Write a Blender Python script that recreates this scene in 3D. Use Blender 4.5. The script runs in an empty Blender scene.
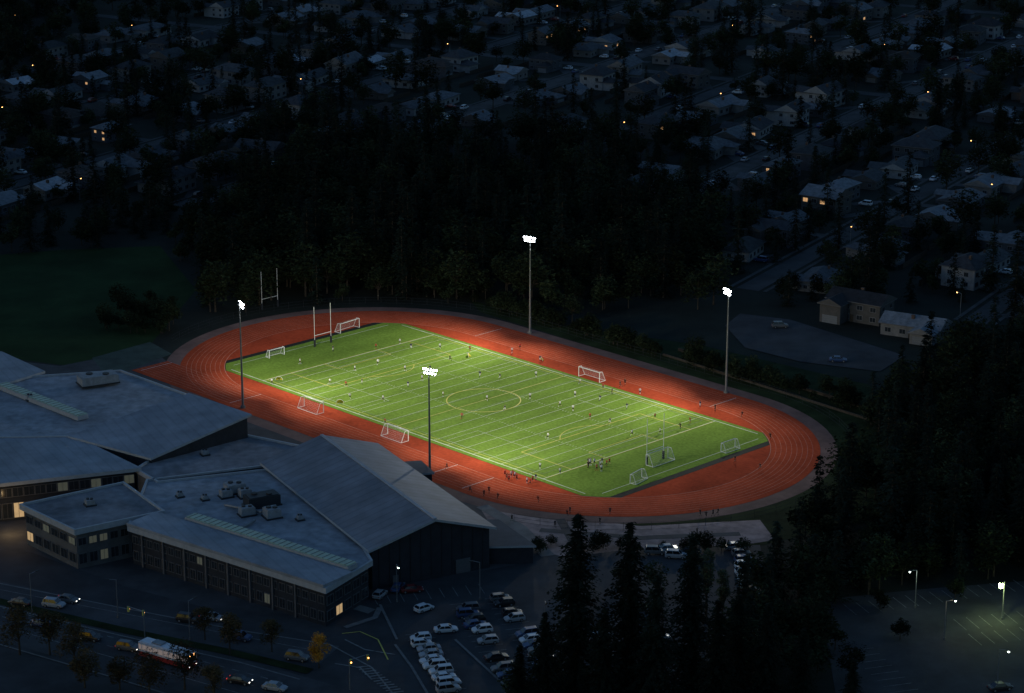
import bpy, math, random
from mathutils import Vector, Matrix
R=random.Random(7)
# ------------------------------------------------------------------ survey
CH=185.0; FPX=2400.0; PIT=math.radians(16.9); sp,cp=math.sin(PIT),math.cos(PIT)
def G(u,v,z=0.0):
    """ground survey: world XY of a point seen at u,v whose real height is z"""
    dx=(u-512)/FPX; dy=(346.5-v)/FPX
    Y=cp+dy*sp; Z=-sp+dy*cp; t=(CH-z)/(-Z)
    return (dx*t, Y*t, z)
HS=44.4
FC=(-7.0,562.8); FU=(0.695,-0.719); FV=(0.719,0.695); FANG=math.atan2(FU[1],FU[0])
def F(a,c,z=0.0): return (FC[0]+FU[0]*a+FV[0]*c, FC[1]+FU[1]*a+FV[1]*c, z)
def toF(x,y):
    x-=FC[0]; y-=FC[1]; return (x*FU[0]+y*FU[1], x*FV[0]+y*FV[1])
# ------------------------------------------------------------------ materials
M={}
def mat(name,col,rough=.8,var=.25,scale=1.0,metal=0,emit=None,es=0,obj_rand=0,bump=0,spec=.2,detail=2):
    m=bpy.data.materials.new(name); m.use_nodes=True; nt=m.node_tree; N=nt.nodes; L=nt.links
    b=N['Principled BSDF']; b.inputs['Roughness'].default_value=rough; b.inputs['Metallic'].default_value=metal
    b.inputs['Specular IOR Level'].default_value=spec
    tc=N.new('ShaderNodeTexCoord'); no=N.new('ShaderNodeTexNoise'); no.inputs['Scale'].default_value=scale; no.inputs['Detail'].default_value=detail
    no.inputs['Roughness'].default_value=.65
    L.new(tc.outputs['Object'],no.inputs['Vector'])
    mr=N.new('ShaderNodeMapRange'); mr.inputs['From Min'].default_value=.3; mr.inputs['From Max'].default_value=.7
    mr.inputs['To Min'].default_value=1-var; mr.inputs['To Max'].default_value=1+var
    L.new(no.outputs['Fac'],mr.inputs['Value'])
    val=mr.outputs['Result']
    if obj_rand:
        oi=N.new('ShaderNodeObjectInfo'); m2=N.new('ShaderNodeMapRange'); m2.inputs['To Min'].default_value=1-obj_rand; m2.inputs['To Max'].default_value=1+obj_rand
        L.new(oi.outputs['Random'],m2.inputs['Value']); mm=N.new('ShaderNodeMath'); mm.operation='MULTIPLY'
        L.new(val,mm.inputs[0]); L.new(m2.outputs['Result'],mm.inputs[1]); val=mm.outputs[0]
    vm=N.new('ShaderNodeVectorMath'); vm.operation='SCALE'; vm.inputs[0].default_value=col; L.new(val,vm.inputs['Scale'])
    L.new(vm.outputs['Vector'],b.inputs['Base Color'])
    if emit:
        b.inputs['Emission Color'].default_value=(*emit,1); b.inputs['Emission Strength'].default_value=es
        m.cycles.emission_sampling='NONE'
    M[name]=m; return m
mat('ground_soil',(.011,.015,.011),.95,.5,.06,detail=5)
mat('meadow',(.02,.038,.014),.95,.4,.05,detail=6,spec=.05)
mat('bank_grass',(.02,.03,.012),.95,.5,.15,detail=5,spec=.05)
mat('asphalt',(.04,.042,.045),.85,.4,.1,detail=6)
mat('asphalt_old',(.052,.054,.057),.9,.4,.12,detail=6)
mat('asphalt_street',(.045,.047,.05),.9,.4,.08,detail=5)
mat('concrete',(.15,.148,.14),.9,.3,.2,detail=5)
mat('concrete_worn',(.06,.06,.06),.9,.4,.2,detail=5)
mat('kerbstone',(.15,.15,.145),.9,.2,1)
mat('gravel',(.27,.195,.175),.95,.5,.11,detail=8)
mat('clay_path',(.15,.09,.075),.95,.4,.1,detail=6)
mat('white_paint',(.75,.75,.72),.7,.15,.8)
mat('field_paint',(.6,.64,.53),.8,.25,.3,detail=4,spec=.05)
mat('worn_paint',(.18,.18,.17),.8,.4,.8)
mat('lane_paint',(.5,.25,.19),.8,.35,.4,spec=.05)
mat('yellow_paint',(.5,.45,.1),.7,.15,.8)
mat('black_rubber',(.012,.014,.012),.9,.2,1)
mat('track_rubber',(.36,.062,.026),.95,.26,.07,detail=8,spec=.02)
mat('infield_rubber',(.32,.052,.022),.95,.32,.06,detail=8,spec=.02)
mat('court',(.04,.06,.05),.9,.3,.2)
mat('roof_membrane',(.23,.246,.268),.8,.3,.07,detail=7)
mat('roof_gravelled',(.165,.175,.192),.85,.35,.1,detail=7)
mat('roof_low',(.08,.088,.096),.85,.3,.12,detail=4)
mat('parapet_metal',(.31,.33,.35),.55,.12,1)
mat('wall_dark',(.026,.029,.035),.8,.2,.5)
mat('wall_concrete',(.10,.10,.10),.85,.25,.4,detail=5)
mat('wall_brick',(.10,.065,.05),.9,.25,1.5)
mat('skylight_glass',(.15,.23,.2),.3,.3,.6,spec=.5,emit=(.45,.75,.6),es=.025)  # faint emission added to brighten the glass, no lamp behind it
mat('window_glass',(.02,.025,.03),.12,.2,.5,spec=.6)
mat('window_lit',(.3,.22,.12),.5,.5,.9,emit=(1,.66,.32),es=.4)
mat('window_dim',(.1,.1,.08),.4,.4,.6,emit=(.75,.8,.6),es=.05)
mat('house_window_lit',(.3,.22,.12),.5,.3,.6,emit=(1,.55,.24),es=.55)
mat('frame_metal',(.10,.10,.105),.5,.1,1)
mat('house_trim',(.16,.165,.17),.7,.1,1)
mat('galvanised',(.2,.21,.22),.45,.15,1,metal=.5)
mat('dark_metal',(.03,.032,.035),.5,.1,1)
mat('hvac_metal',(.23,.24,.25),.55,.2,1)
mat('flood_lens',(.9,.9,.9),.4,.01,1,emit=(.88,.94,1),es=40)
mat('lamp_white',(.9,.9,.9),.4,.01,1,emit=(.85,1,.85),es=9)
mat('lamp_green',(.9,.9,.9),.4,.01,1,emit=(.8,1,.35),es=90)
mat('lamp_warm',(.9,.8,.6),.4,.01,1,emit=(1,.45,.12),es=6)
mat('lamp_red',(.6,.05,.05),.4,.01,1,emit=(1,.05,.03),es=1.6)
mat('head_lamp',(.8,.8,.8),.4,.01,1,emit=(1,.95,.85),es=2.5)
mat('net',(.55,.55,.55),.9,.1,1)
mat('bark',(.05,.04,.03),.95,.3,2)
mat('conifer_needles',(.0125,.019,.0135),.95,.45,.35,obj_rand=.45,spec=.02,detail=1)
mat('leaf_green',(.019,.026,.013),.95,.5,.35,obj_rand=.5,spec=.02,detail=1)
mat('leaf_autumn',(.06,.043,.02),.9,.4,.5,obj_rand=.4,spec=.05,detail=1)
mat('leaf_orange',(.5,.22,.03),.9,.35,.5,spec=.05)
mat('leaf_poplar',(.05,.065,.035),.9,.4,.5,spec=.05)
ROOFS=[]; WALLS=[]
for i,c in enumerate([(.042,.046,.05),(.07,.078,.088),(.033,.035,.04),(.11,.122,.135),(.045,.038,.035),(.24,.26,.28)]):
    mat('shingle_%d'%i,c,.9,.3,.7,obj_rand=.4); ROOFS.append('shingle_%d'%i)
for i,c in enumerate([(.15,.145,.14),(.08,.075,.07),(.24,.24,.24),(.06,.065,.075)]):
    mat('siding_%d'%i,c,.85,.15,.8); WALLS.append('siding_%d'%i)
CARC={'white':(.55,.58,.6),'silver':(.28,.3,.32),'black':(.02,.02,.022),'grey':(.1,.105,.11),'blue':(.03,.06,.14),'red':(.14,.018,.018)}
for k,c in CARC.items(): mat('car_paint_'+k,c,.3,.03,1,spec=.5)
mat('tyre',(.015,.015,.015),.9,.1,2); mat('wheel_rim',(.35,.35,.36),.4,.1,2,metal=.6); mat('car_glass',(.012,.014,.018),.08,.05,1,spec=.7)
mat('bus_red',(.28,.03,.03),.4,.05,1); mat('bus_white',(.6,.6,.62),.4,.05,1)
mat('bus_window',(.2,.18,.16),.3,.4,1,emit=(1,.8,.75),es=.14)
mat('skin',(.45,.27,.19),.7,.05,4); mat('hair',(.03,.02,.015),.8,.1,9); mat('shoe',(.03,.03,.03),.7,.1,5)
SH={'white':(.75,.75,.75),'red':(.4,.03,.03),'navy':(.02,.03,.08),'yellow':(.6,.5,.05),'black':(.02,.02,.02)}
for k,c in SH.items(): mat('cloth_'+k,c,.85,.08,5)

def scale_chain(m,vals):
    nt=m.node_tree; N=nt.nodes; L=nt.links; b=N['Principled BSDF']
    for v in vals:
        src=b.inputs['Base Color'].links[0].from_socket
        vm=N.new('ShaderNodeVectorMath'); vm.operation='SCALE'; L.new(src,vm.inputs[0]); L.new(v,vm.inputs['Scale']); L.new(vm.outputs['Vector'],b.inputs['Base Color'])
def noisefac(m,scale,lo,hi,detail=3):
    nt=m.node_tree; N=nt.nodes; L=nt.links
    tc=N.new('ShaderNodeTexCoord'); no=N.new('ShaderNodeTexNoise'); no.inputs['Scale'].default_value=scale; no.inputs['Detail'].default_value=detail; L.new(tc.outputs['Object'],no.inputs['Vector'])
    m3=N.new('ShaderNodeMapRange'); m3.inputs['From Min'].default_value=.3; m3.inputs['From Max'].default_value=.7; m3.inputs['To Min'].default_value=lo; m3.inputs['To Max'].default_value=hi; L.new(no.outputs['Fac'],m3.inputs['Value']); return m3.outputs['Result']
def turf():
    m=mat('turf',(.132,.214,.034),.95,.17,.03,detail=6,spec=.02); nt=m.node_tree; N=nt.nodes; L=nt.links
    tc=N.new('ShaderNodeTexCoord'); w=N.new('ShaderNodeTexWave'); w.bands_direction='X'; w.inputs['Scale'].default_value=.0344; w.inputs['Distortion'].default_value=.15
    L.new(tc.outputs['Object'],w.inputs['Vector'])
    mr=N.new('ShaderNodeMapRange'); mr.inputs['To Min'].default_value=.94; mr.inputs['To Max'].default_value=1.05; L.new(w.outputs['Fac'],mr.inputs['Value'])
    scale_chain(m,[mr.outputs['Result'],noisefac(m,1.5,.8,1.2)])
turf()
for k in('track_rubber','infield_rubber'): scale_chain(M[k],[noisefac(M[k],1.2,.85,1.15)])
for k in('gravel','roof_membrane','roof_gravelled'): scale_chain(M[k],[noisefac(M[k],.5,.75,1.2)])
def seam(name,col,ang,spacing=1.2,dark=.72):
    m=mat(name,col,.65,.25,.08,detail=6); nt=m.node_tree; N=nt.nodes; L=nt.links
    tc=N.new('ShaderNodeTexCoord'); mp=N.new('ShaderNodeMapping'); mp.inputs['Rotation'].default_value=(0,0,-ang); L.new(tc.outputs['Object'],mp.inputs['Vector'])
    sx=N.new('ShaderNodeSeparateXYZ'); L.new(mp.outputs['Vector'],sx.inputs[0])
    d=N.new('ShaderNodeMath'); d.operation='DIVIDE'; d.inputs[1].default_value=spacing; L.new(sx.outputs['X'],d.inputs[0])
    fr=N.new('ShaderNodeMath'); fr.operation='FRACT'; L.new(d.outputs[0],fr.inputs[0])
    gt=N.new('ShaderNodeMath'); gt.operation='LESS_THAN'; gt.inputs[1].default_value=.2; L.new(fr.outputs[0],gt.inputs[0])
    mr=N.new('ShaderNodeMapRange'); mr.inputs['To Min'].default_value=1; mr.inputs['To Max'].default_value=dark; L.new(gt.outputs[0],mr.inputs['Value'])
    scale_chain(m,[mr.outputs['Result'],noisefac(m,.25,.85,1.12)])
SANG=math.atan2(.46,.89)
seam('roof_seam',(.17,.187,.213),SANG+math.pi/2,2.4,.84)
seam('roof_seam_b',(.23,.25,.278),SANG,2.2,.9)

# ------------------------------------------------------------------ mesh builder
col=bpy.context.scene.collection
class MB:
    def __init__(s): s.v=[]; s.f=[]; s.m=[]; s.slots=[]
    def add(s,vs,fs,m):
        o=len(s.v); s.v+= [tuple(p) for p in vs]
        if m not in s.slots: s.slots.append(m)
        k=s.slots.index(m)
        for f in fs: s.f.append([i+o for i in f]); s.m.append(k)
    def box(s,c,d,m,rot=0,tilt=None):
        x,y,z=d[0]/2,d[1]/2,d[2]/2; ca,sa=math.cos(rot),math.sin(rot); vs=[]
        for zz in(-z,z):
            for xx,yy in((-x,-y),(x,-y),(x,y),(-x,y)):
                vs.append((c[0]+xx*ca-yy*sa,c[1]+xx*sa+yy*ca,c[2]+zz))
        s.add(vs,[(3,2,1,0),(4,5,6,7),(0,1,5,4),(1,2,6,5),(2,3,7,6),(3,0,4,7)],m)
    def cyl(s,p0,p1,r0,r1,n,m,cap=True):
        p0=Vector(p0);p1=Vector(p1); d=(p1-p0).normalized(); a=Vector((0,0,1)) if abs(d.z)<.9 else Vector((1,0,0))
        x=d.cross(a).normalized(); y=d.cross(x); vs=[]
        for p,r in((p0,r0),(p1,r1)):
            for i in range(n):
                t=2*math.pi*i/n; vs.append(p+x*(r*math.cos(t))+y*(r*math.sin(t)))
        fs=[(i,i+n,(i+1)%n+n,(i+1)%n) for i in range(n)]
        if cap: fs+= [tuple(range(n)),tuple(reversed(range(n,2*n)))]
        s.add(vs,fs,m)
    def poly(s,pts,m):
        a=sum(pts[i][0]*pts[(i+1)%len(pts)][1]-pts[(i+1)%len(pts)][0]*pts[i][1] for i in range(len(pts)))
        if a<0: pts=pts[::-1]
        s.add(pts,[tuple(range(len(pts)))],m)
    def strip(s,path,w,z,m,closed=False):
        n=len(path); vs=[]
        for i,p in enumerate(path):
            a=path[(i-1)%n] if (closed or i>0) else p; b=path[(i+1)%n] if (closed or i<n-1) else p
            dx,dy=b[0]-a[0],b[1]-a[1]; l=math.hypot(dx,dy) or 1; nx,ny=-dy/l,dx/l
            vs.append((p[0]+nx*w/2,p[1]+ny*w/2,z)); vs.append((p[0]-nx*w/2,p[1]-ny*w/2,z))
        fs=[]
        for i in range(n if closed else n-1):
            j=(i+1)%n; fs.append((2*i+1,2*j+1,2*j,2*i))
        s.add(vs,fs,m)
    def mesh(s,name,smooth=False):
        me=bpy.data.meshes.new(name); me.from_pydata(s.v,[],s.f)
        for k in s.slots: me.materials.append(M[k])
        me.polygons.foreach_set('material_index',s.m)
        if smooth: me.polygons.foreach_set('use_smooth',[True]*len(s.f))
        me.update(); return me
    def obj(s,name,loc=(0,0,0),rot=0,parent=None,smooth=False):
        return inst(s.mesh(name,smooth),name,loc,rot,parent)
def inst(me,name,loc=(0,0,0),rot=0,parent=None,scale=1):
    o=bpy.data.objects.new(name,me); o.location=loc; o.rotation_euler=(0,0,rot)
    o.scale=(scale,)*3 if not isinstance(scale,tuple) else scale
    if parent: o.parent=parent
    col.objects.link(o); return o
def empty(name,loc=(0,0,0),rot=0):
    o=bpy.data.objects.new(name,None); o.location=loc; o.rotation_euler=(0,0,rot); col.objects.link(o); return o
def lighto(name,kind,loc,energy,color,parent=None,size=.3,aim=None,cone=None,blend=.5):
    l=bpy.data.lights.new(name,kind); l.energy=energy; l.color=color; l.shadow_soft_size=size
    o=bpy.data.objects.new(name,l); o.location=loc
    if aim: o.rotation_euler=(Vector(aim)-Vector(loc)).to_track_quat('-Z','Y').to_euler()
    if cone: l.spot_size=math.radians(cone); l.spot_blend=blend
    if parent: o.parent=parent
    col.objects.link(o); return o

# ------------------------------------------------------------------ ground
g=MB(); g.poly([(-6000,-500,0),(6000,-500,0),(6000,9000,0),(-6000,9000,0)],'ground_soil'); g.obj('ground')
def sheet(name,px,m,z): 
    b=MB(); b.poly([G(u,v)[:2]+(z,) for u,v in px],m); return b.obj(name)
def arc(cx,r,a0,a1,n): return [(cx+r*math.cos(a0+(a1-a0)*i/n), r*math.sin(a0+(a1-a0)*i/n)) for i in range(n+1)]
def stadium(r,n=48,hs=HS): return arc(hs,r,-math.pi/2,math.pi/2,n)+arc(-hs,r,math.pi/2,3*math.pi/2,n)
def fobj(b,name): return b.obj(name,(FC[0],FC[1],0),FANG)
MPX=[(-90,262),(60,250),(160,246),(196,290),(150,345),(70,366),(-90,345)]
sheet('school_lawn_meadow',MPX,'meadow',.02)
sheet('grass_bank',[(470,300),(560,325),(700,345),(870,385),(900,440),(870,520),(700,560),(520,520),(830,470),(700,380),(480,312)],'bank_grass',.02)
b=MB(); b.poly([(x,y,.03) for x,y in stadium(52)],'clay_path'); fobj(b,'perimeter_path')
b=MB(); b.poly([(x,y,.06) for x,y in stadium(46.6+1.4)],'track_rubber')
b.poly([(-42,-47.8,.07),(-42,-36.5,.07),(-81,-36.5,.07),(-81,-47.8,.07)],'track_rubber'); fobj(b,'running_track')
b=MB(); b.poly([(x,y,.09) for x,y in stadium(36.4)],'infield_rubber'); fobj(b,'track_infield')
b=MB()
for i in range(9): b.strip(stadium(36.5+1.22*i,64),.065 if i else .12,.10,'lane_paint',True)
for i in range(9): b.strip([(-42,-(36.5+1.22*i)),(-81,-(36.5+1.22*i))],.07,.104,'lane_paint')
for a in(-79,-42,30,42): b.strip([(a,-36.5),(a,-46.3)],.12,.11,'white_paint')
b.strip([(42,36.5),(42,46.3)],.12,.11,'white_paint'); b.strip([(-42,36.5),(-42,46.3)],.12,.11,'white_paint')
fobj(b,'track_lane_markings')
def tclip(hl,hw,r):
    p=[]
    for s in(1,-1):
        seq=[]
        c0=math.sqrt(r*r-(hl-HS)**2)
        a_at=HS+math.sqrt(r*r-hw*hw)
        t0=math.atan2(-hw,a_at-HS); t1=math.atan2(-c0,hl-HS)
        seq+= [(HS+r*math.cos(t0+(t1-t0)*i/6), r*math.sin(t0+(t1-t0)*i/6)) for i in range(7)]
        seq+= [(HS+r*math.cos(-t1+(-t0+t1)*i/6), r*math.sin(-t1+(-t0+t1)*i/6)) for i in range(7)]
        p+= [(s*x,s*y) for x,y in seq]
    return p
b=MB(); b.poly([(x,y,.11) for x,y in tclip(70.6,30.7,36.35)],'black_rubber'); fobj(b,'turf_kerb_edge')
b=MB(); b.poly([(x,y,.13) for x,y in tclip(68.6,30.6,36.2)],'turf'); fobj(b,'turf_pitch')
b=MB(); z=.15; W=.2
def ln(x0,y0,x1,y1,m='field_paint',w=W,zz=z): b.strip([(x0,y0),(x1,y1)],w,zz,m)
ln(-63.5,-29.2,63.5,-29.2,w=.2); ln(-63.5,29.2,63.5,29.2,w=.2)
for s in(-1,1): ln(s*66,-26.5,s*66,26.5,w=.15); ln(s*50.3,-29.2,s*50.3,29.2,w=.2,zz=z+.004)
for i in range(1,22):
    a=-50.3+i*4.572; ln(a,-29.2,a,29.2,w=.10 if i!=11 else .18,zz=z+.004)
for i in range(0,110):
    a=-50.3+i*.9144
    for c in(-8.5,8.5): ln(a,c-.3,a,c+.3,w=.09,zz=z+.008)
def circ(cx,cy,r,m,w=.13,a0=0,a1=2*math.pi,zz=z+.012):
    n=40; p=[(cx+r*math.cos(a0+(a1-a0)*i/n),cy+r*math.sin(a0+(a1-a0)*i/n)) for i in range(n+1)]; b.strip(p,w,zz,m)
circ(0,0,9.15,'yellow_paint',.26)
def rect(x0,y0,x1,y1,m,w=.14,zz=z+.012):
    ln(x0,y0,x1,y0,m,w,zz); ln(x0,y1,x1,y1,m,w,zz+.002); ln(x0,y0,x0,y1,m,w,zz+.004); ln(x1,y0,x1,y1,m,w,zz+.006)
for s in(-1,1):
    rect(s*50.5,-20.1,s*34,20.1,'yellow_paint',.2); rect(s*50.5,-9.1,s*45,9.1,'yellow_paint',.18)
    circ(s*39.5,0,9.15,'yellow_paint',.18,*( (-.92,.92) if s<0 else (math.pi-.92,math.pi+.92)))
ln(0,-28,0,28,'yellow_paint',.16,z+.03); rect(-50.5,-28,50.5,28,'yellow_paint',.15,z+.034)
for s in(-1,1):
    rect(s*4,-27,s*48,27,'worn_paint',.09,z+.046)
    for t in(-1,1): rect(s*26-10,t*27,s*26+10,t*17,'field_paint',.08,z+.056)
fobj(b,'pitch_line_markings')

# ------------------------------------------------------------------ goals, posts
def goal_mesh(w,h,d):
    b=MB(); r=.09
    b.cyl((-w/2,0,0),(-w/2,0,h),r,r,8,'white_paint'); b.cyl((w/2,0,0),(w/2,0,h),r,r,8,'white_paint'); b.cyl((-w/2,0,h),(w/2,0,h),r,r,8,'white_paint')
    for s in(-1,1):
        b.cyl((s*w/2,0,h),(s*w/2,-d*.45,h),.06,.06,6,'white_paint'); b.cyl((s*w/2,-d*.45,h),(s*w/2,-d,.05),.06,.06,6,'white_paint'); b.cyl((s*w/2,0,.05),(s*w/2,-d,.05),.06,.06,6,'white_paint')
    b.cyl((-w/2,-d,.05),(w/2,-d,.05),.06,.06,6,'white_paint')
    n=int(w/.35)
    for i in range(n+1):
        x=-w/2+w*i/n
        b.cyl((x,-d*.45,h),(x,-d,.05),.011,.011,3,'net',False); b.cyl((x,0,h),(x,-d*.45,h),.011,.011,3,'net',False)
    for i in range(1,7):
        t=i/7; y=-d*.45-(d*.55)*t; zz=h*(1-t)
        b.cyl((-w/2,y,zz),(w/2,y,zz),.011,.011,3,'net',False)
        for s in(-1,1): b.cyl((s*w/2,0,zz),(s*w/2,y,zz),.011,.011,3,'net',False)
    return b.mesh('soccer_goal')
gb=goal_mesh(7.32,2.6,2.2); gs=goal_mesh(4.9,2.1,1.6)
def goal(u,v,me,ang):
    p=G(u,v); inst(me,'soccer_goal',(p[0],p[1],.16),FANG+ang)
goal(277,357,gs,-math.pi/2); goal(350,331,gb,-math.pi/2+.1); goal(314,410,gb,0); goal(398,438,gb,0)
goal(589,380,gb,math.pi); goal(657,462,gb,math.pi/2); goal(636,481,gs,math.pi/2+.2); goal(728,450,gs,math.pi/2)
def posts():
    b=MB()
    for s in(-1,1): b.cyl((s*2.8,0,0),(s*2.8,0,11),.07,.06,8,'white_paint'); b.cyl((s*2.8,0,0),(s*2.8,0,1.9),.28,.28,8,'wall_dark')
    b.cyl((-2.8,0,3.05),(2.8,0,3.05),.07,.07,8,'white_paint')
    return b.mesh('football_goalpost')
pm=posts()
for u,v,in((323,345),(655,462)):
    p=G(u,v); inst(pm,'football_goalpost',(p[0],p[1],.1),FANG+math.pi/2)
p=G(270,308); inst(pm,'football_goalpost',(p[0],p[1],0),FANG+math.pi/2)

# ------------------------------------------------------------------ floodlights
def floodpole(u,v,k):
    x,y,_=G(u,v); H=27.0
    e=empty('floodlight_pole',(x,y,0))
    a,c=toF(x,y); aim=F(a*.45,-c*.15,0)
    d=Vector((aim[0]-x,aim[1]-y,0)).normalized(); s=Vector((-d.y,d.x,0))
    b=MB(); b.cyl((0,0,0),(0,0,.6),.6,.6,12,'concrete'); b.cyl((0,0,.6),(0,0,H),.30,.13,12,'galvanised')
    for zz in(H-.2,H-1.1):
        b.cyl(tuple(s*-1.6+Vector((0,0,zz))),tuple(s*1.6+Vector((0,0,zz))),.05,.05,6,'galvanised')
    b.box((.0,.5,3),(.5,.35,1.0),'dark_metal'); b.box((0,.35,9),(.4,.4,.6),'lamp_warm' if k==2 else 'dark_metal')
    b.obj('mast',parent=e)
    b=MB()
    for r,zz in enumerate((H-.2,H-1.1)):
        for i in range(6 if r==0 else 5):
            o=s*((-1.6+.64*i) if r==0 else (-1.28+.64*i))+Vector((0,0,zz)); q=o+d*.22-Vector((0,0,.08)); q2=o+d*.45-Vector((0,0,.18)); q3=o+d*.62-Vector((0,0,.26))
            b.cyl(tuple(o),tuple(q),.08,.13,8,'dark_metal'); b.cyl(tuple(q),tuple(q2),.14,.22,12,'flood_lens',False); b.cyl(tuple(q2),tuple(q3),.22,.10,12,'flood_lens')
    b.obj('lamp_heads',parent=e)
    kr=.82 if a>0 else 1.0
    for fa,fc,P,cn in((.4,.18,66000,100),(1.5,.15,64000*kr,100)):
        aa=F(a*fa,c*fc,0); L0=d*1.4+Vector((0,0,H-1))
        lighto('flood_lamp','SPOT',tuple(L0),P,(1,.95,.80),e,.6,(aa[0]-x,aa[1]-y,0),cn,1.0)
    aa=F(0,0,0); lighto('flood_lamp','SPOT',tuple(d*1.4+Vector((0,0,H-1))),16000,(1,.95,.8),e,.6,(aa[0]-x,aa[1]-y,0),60,1.0)
for i,(u,v) in enumerate(((243,408),(430,484),(530,333),(726,393))): floodpole(u,v,i)

# ------------------------------------------------------------------ people
def person_mesh(pose,shirt,shorts):
    J={'pel':(0,0,.95,.125),'sp':(0,0,1.12,.118),'ch':(0,.01,1.34,.145),'nk':(0,.0,1.50,.055),'hd':(0,.02,1.60,.085),'ht':(0,.015,1.72,.075)}
    st={'stand':dict(l=(.0,.0,.02),r=(0,-.0,.0),al=(.05,.1),ar=(.02,.06)),
        'run':dict(l=(.34,.30,.05),r=(-.12,-.42,.38),al=(-.25,.12),ar=(.28,.34)),
        'walk':dict(l=(.16,.24,.0),r=(-.06,-.28,.08),al=(-.12,-.06),ar=(.14,.2)),
        'kick':dict(l=(.30,.52,.25),r=(.02,-.06,.0),al=(-.3,-.2),ar=(.2,.1))}[pose]
    E=[('pel','sp'),('sp','ch'),('ch','nk'),('nk','hd'),('hd','ht')]
    for sd,k,ak in((-1,'l','al'),(1,'r','ar')):
        ky,ay,az=st[k]; ay2,hy=st[ak]; n=str(sd)
        J['h'+n]=(sd*.09,0,.88,.095); J['k'+n]=(sd*.10,ky,.50+max(0,ky)*.25,.062); J['a'+n]=(sd*.10,ay,.10+az,.042); J['t'+n]=(sd*.11,ay+.17,.035+az,.035)
        J['s'+n]=(sd*.19,0,1.42,.06); J['e'+n]=(sd*.27,ay2,1.15,.042); J['w'+n]=(sd*.29,hy+.08,.93+abs(hy)*.5,.027); J['p'+n]=(sd*.295,hy+.11,.86+abs(hy)*.5,.03)
        E+= [('pel','h'+n),('h'+n,'k'+n),('k'+n,'a'+n),('a'+n,'t'+n),('ch','s'+n),('s'+n,'e'+n),('e'+n,'w'+n),('w'+n,'p'+n)]
        for i,(o,l) in enumerate(((-.03,.06),(-.01,.08),(.01,.085),(.03,.075),(.05,.05))):
            J['f%d'%i+n]=(sd*.295+sd*o*.2,hy+.12+o,.86+abs(hy)*.5-l,.009); E.append(('p'+n,'f%d'%i+n))
    names=list(J); me=bpy.data.meshes.new('tmp'); me.from_pydata([J[n][:3] for n in names],[(names.index(a),names.index(b)) for a,b in E],[])
    o=bpy.data.objects.new('tmp',me); col.objects.link(o); md=o.modifiers.new('s','SKIN'); 
    for i,n in enumerate(names): me.skin_vertices[0].data[i].radius=(J[n][3],)*2
    me.skin_vertices[0].data[0].use_root=True
    sb=o.modifiers.new('b','SUBSURF'); sb.levels=1
    dg=bpy.context.evaluated_depsgraph_get(); m2=bpy.data.meshes.new_from_object(o.evaluated_get(dg)); bpy.data.objects.remove(o)
    m2.materials.clear()
    for k in('skin','cloth_'+shirt,'cloth_'+shorts,'hair','shoe'): m2.materials.append(M[k])
    for p in m2.polygons:
        c=p.center; i=0
        if c.z>1.66 or (c.z>1.58 and c.y<-.02): i=3
        elif c.z>1.48: i=0
        elif c.z>.98 and (abs(c.x)<.24 or c.z>1.2): i=1
        elif .55<c.z<=1.0 and abs(c.x)<.22: i=2
        elif c.z<.12 : i=4
        elif c.z<.42 and abs(c.x)<.22: i=1
        p.material_index=i; p.use_smooth=True
    m2.name='soccer_player'; return m2
PM=[]
for pose in('stand','run','walk','kick'):
    for a,c in(('white','black'),('red','black'),('navy','white'),('white','navy'),('black','black')):
        PM.append(person_mesh(pose,a,c))
PP=[(355,372),(378,366),(362,385),(400,345),(405,372),(408,388),(430,372),(440,350),(450,362),(470,352),(383,402),(385,425),(480,378),(487,402),(500,380),(512,354),(536,378),(540,362),(560,408),(573,412),(580,385),(600,402),(612,395),(620,388),(625,386),(627,410),(640,395),(655,420),(632,437),(560,475),(540,470),(700,408),(715,412),(742,418),(350,400),(330,385),(300,365),(272,385),(462,420),(443,398),(333,352),(376,350),(411,350),(422,382),(346,388),(505,412),(530,400),(548,440),(520,350),(590,420),(610,425),(660,435),(680,430),(690,424),(575,398),(603,390)]
PP+= [(596+R.uniform(-9,14),468+R.uniform(-3,5)) for i in range(13)]+[(512+R.uniform(-8,8),479+R.uniform(-3,5)) for i in range(9)]+[(530+R.uniform(-6,6),484+R.uniform(-3,3)) for i in range(4)]
PQ=[(470,493),(484,497),(489,494),(567,517),(570,514),(430,462),(700,517),(706,519),(713,517),(718,516),(538,503),(447,470),(498,500),(512,522),(555,528),(600,525),(700,541),(697,535),(735,463),(760,470),(770,440),(610,515)]
for u,v in PP+PQ:
    x,y,_=G(u,v); inst(R.choice(PM if (u,v) in PP else PM[4::5]),'soccer_player' if (u,v) in PP else 'spectator',(x,y,.17 if (u,v) in PP else .1),R.uniform(0,6.28),scale=R.uniform(.95,1.1))
def ball_cage():
    b=MB()
    for i in range(7):
        t=i/6*math.pi; b.cyl((-.9*math.cos(t),0,.9*math.sin(t)+.05),(-.9*math.cos(t+.52) if i<6 else .9,0,.9*math.sin(min(math.pi,t+.52))+.05),.04,.04,6,'white_paint')
    vs=[(0,-.8,0)]+[(-.9*math.cos(i/8*math.pi),0,.9*math.sin(i/8*math.pi)+.05) for i in range(9)]
    b.add(vs,[(0,i+1,i+2) for i in range(8)],'cloth_yellow'); return b.mesh('popup_training_goal')
tm=ball_cage()
for u,v in((279,381),(340,404),(541,361),(468,357)):
    x,y,_=G(u,v); inst(tm,'popup_training_goal',(x,y,.16),R.uniform(0,6),scale=1.1)

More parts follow.
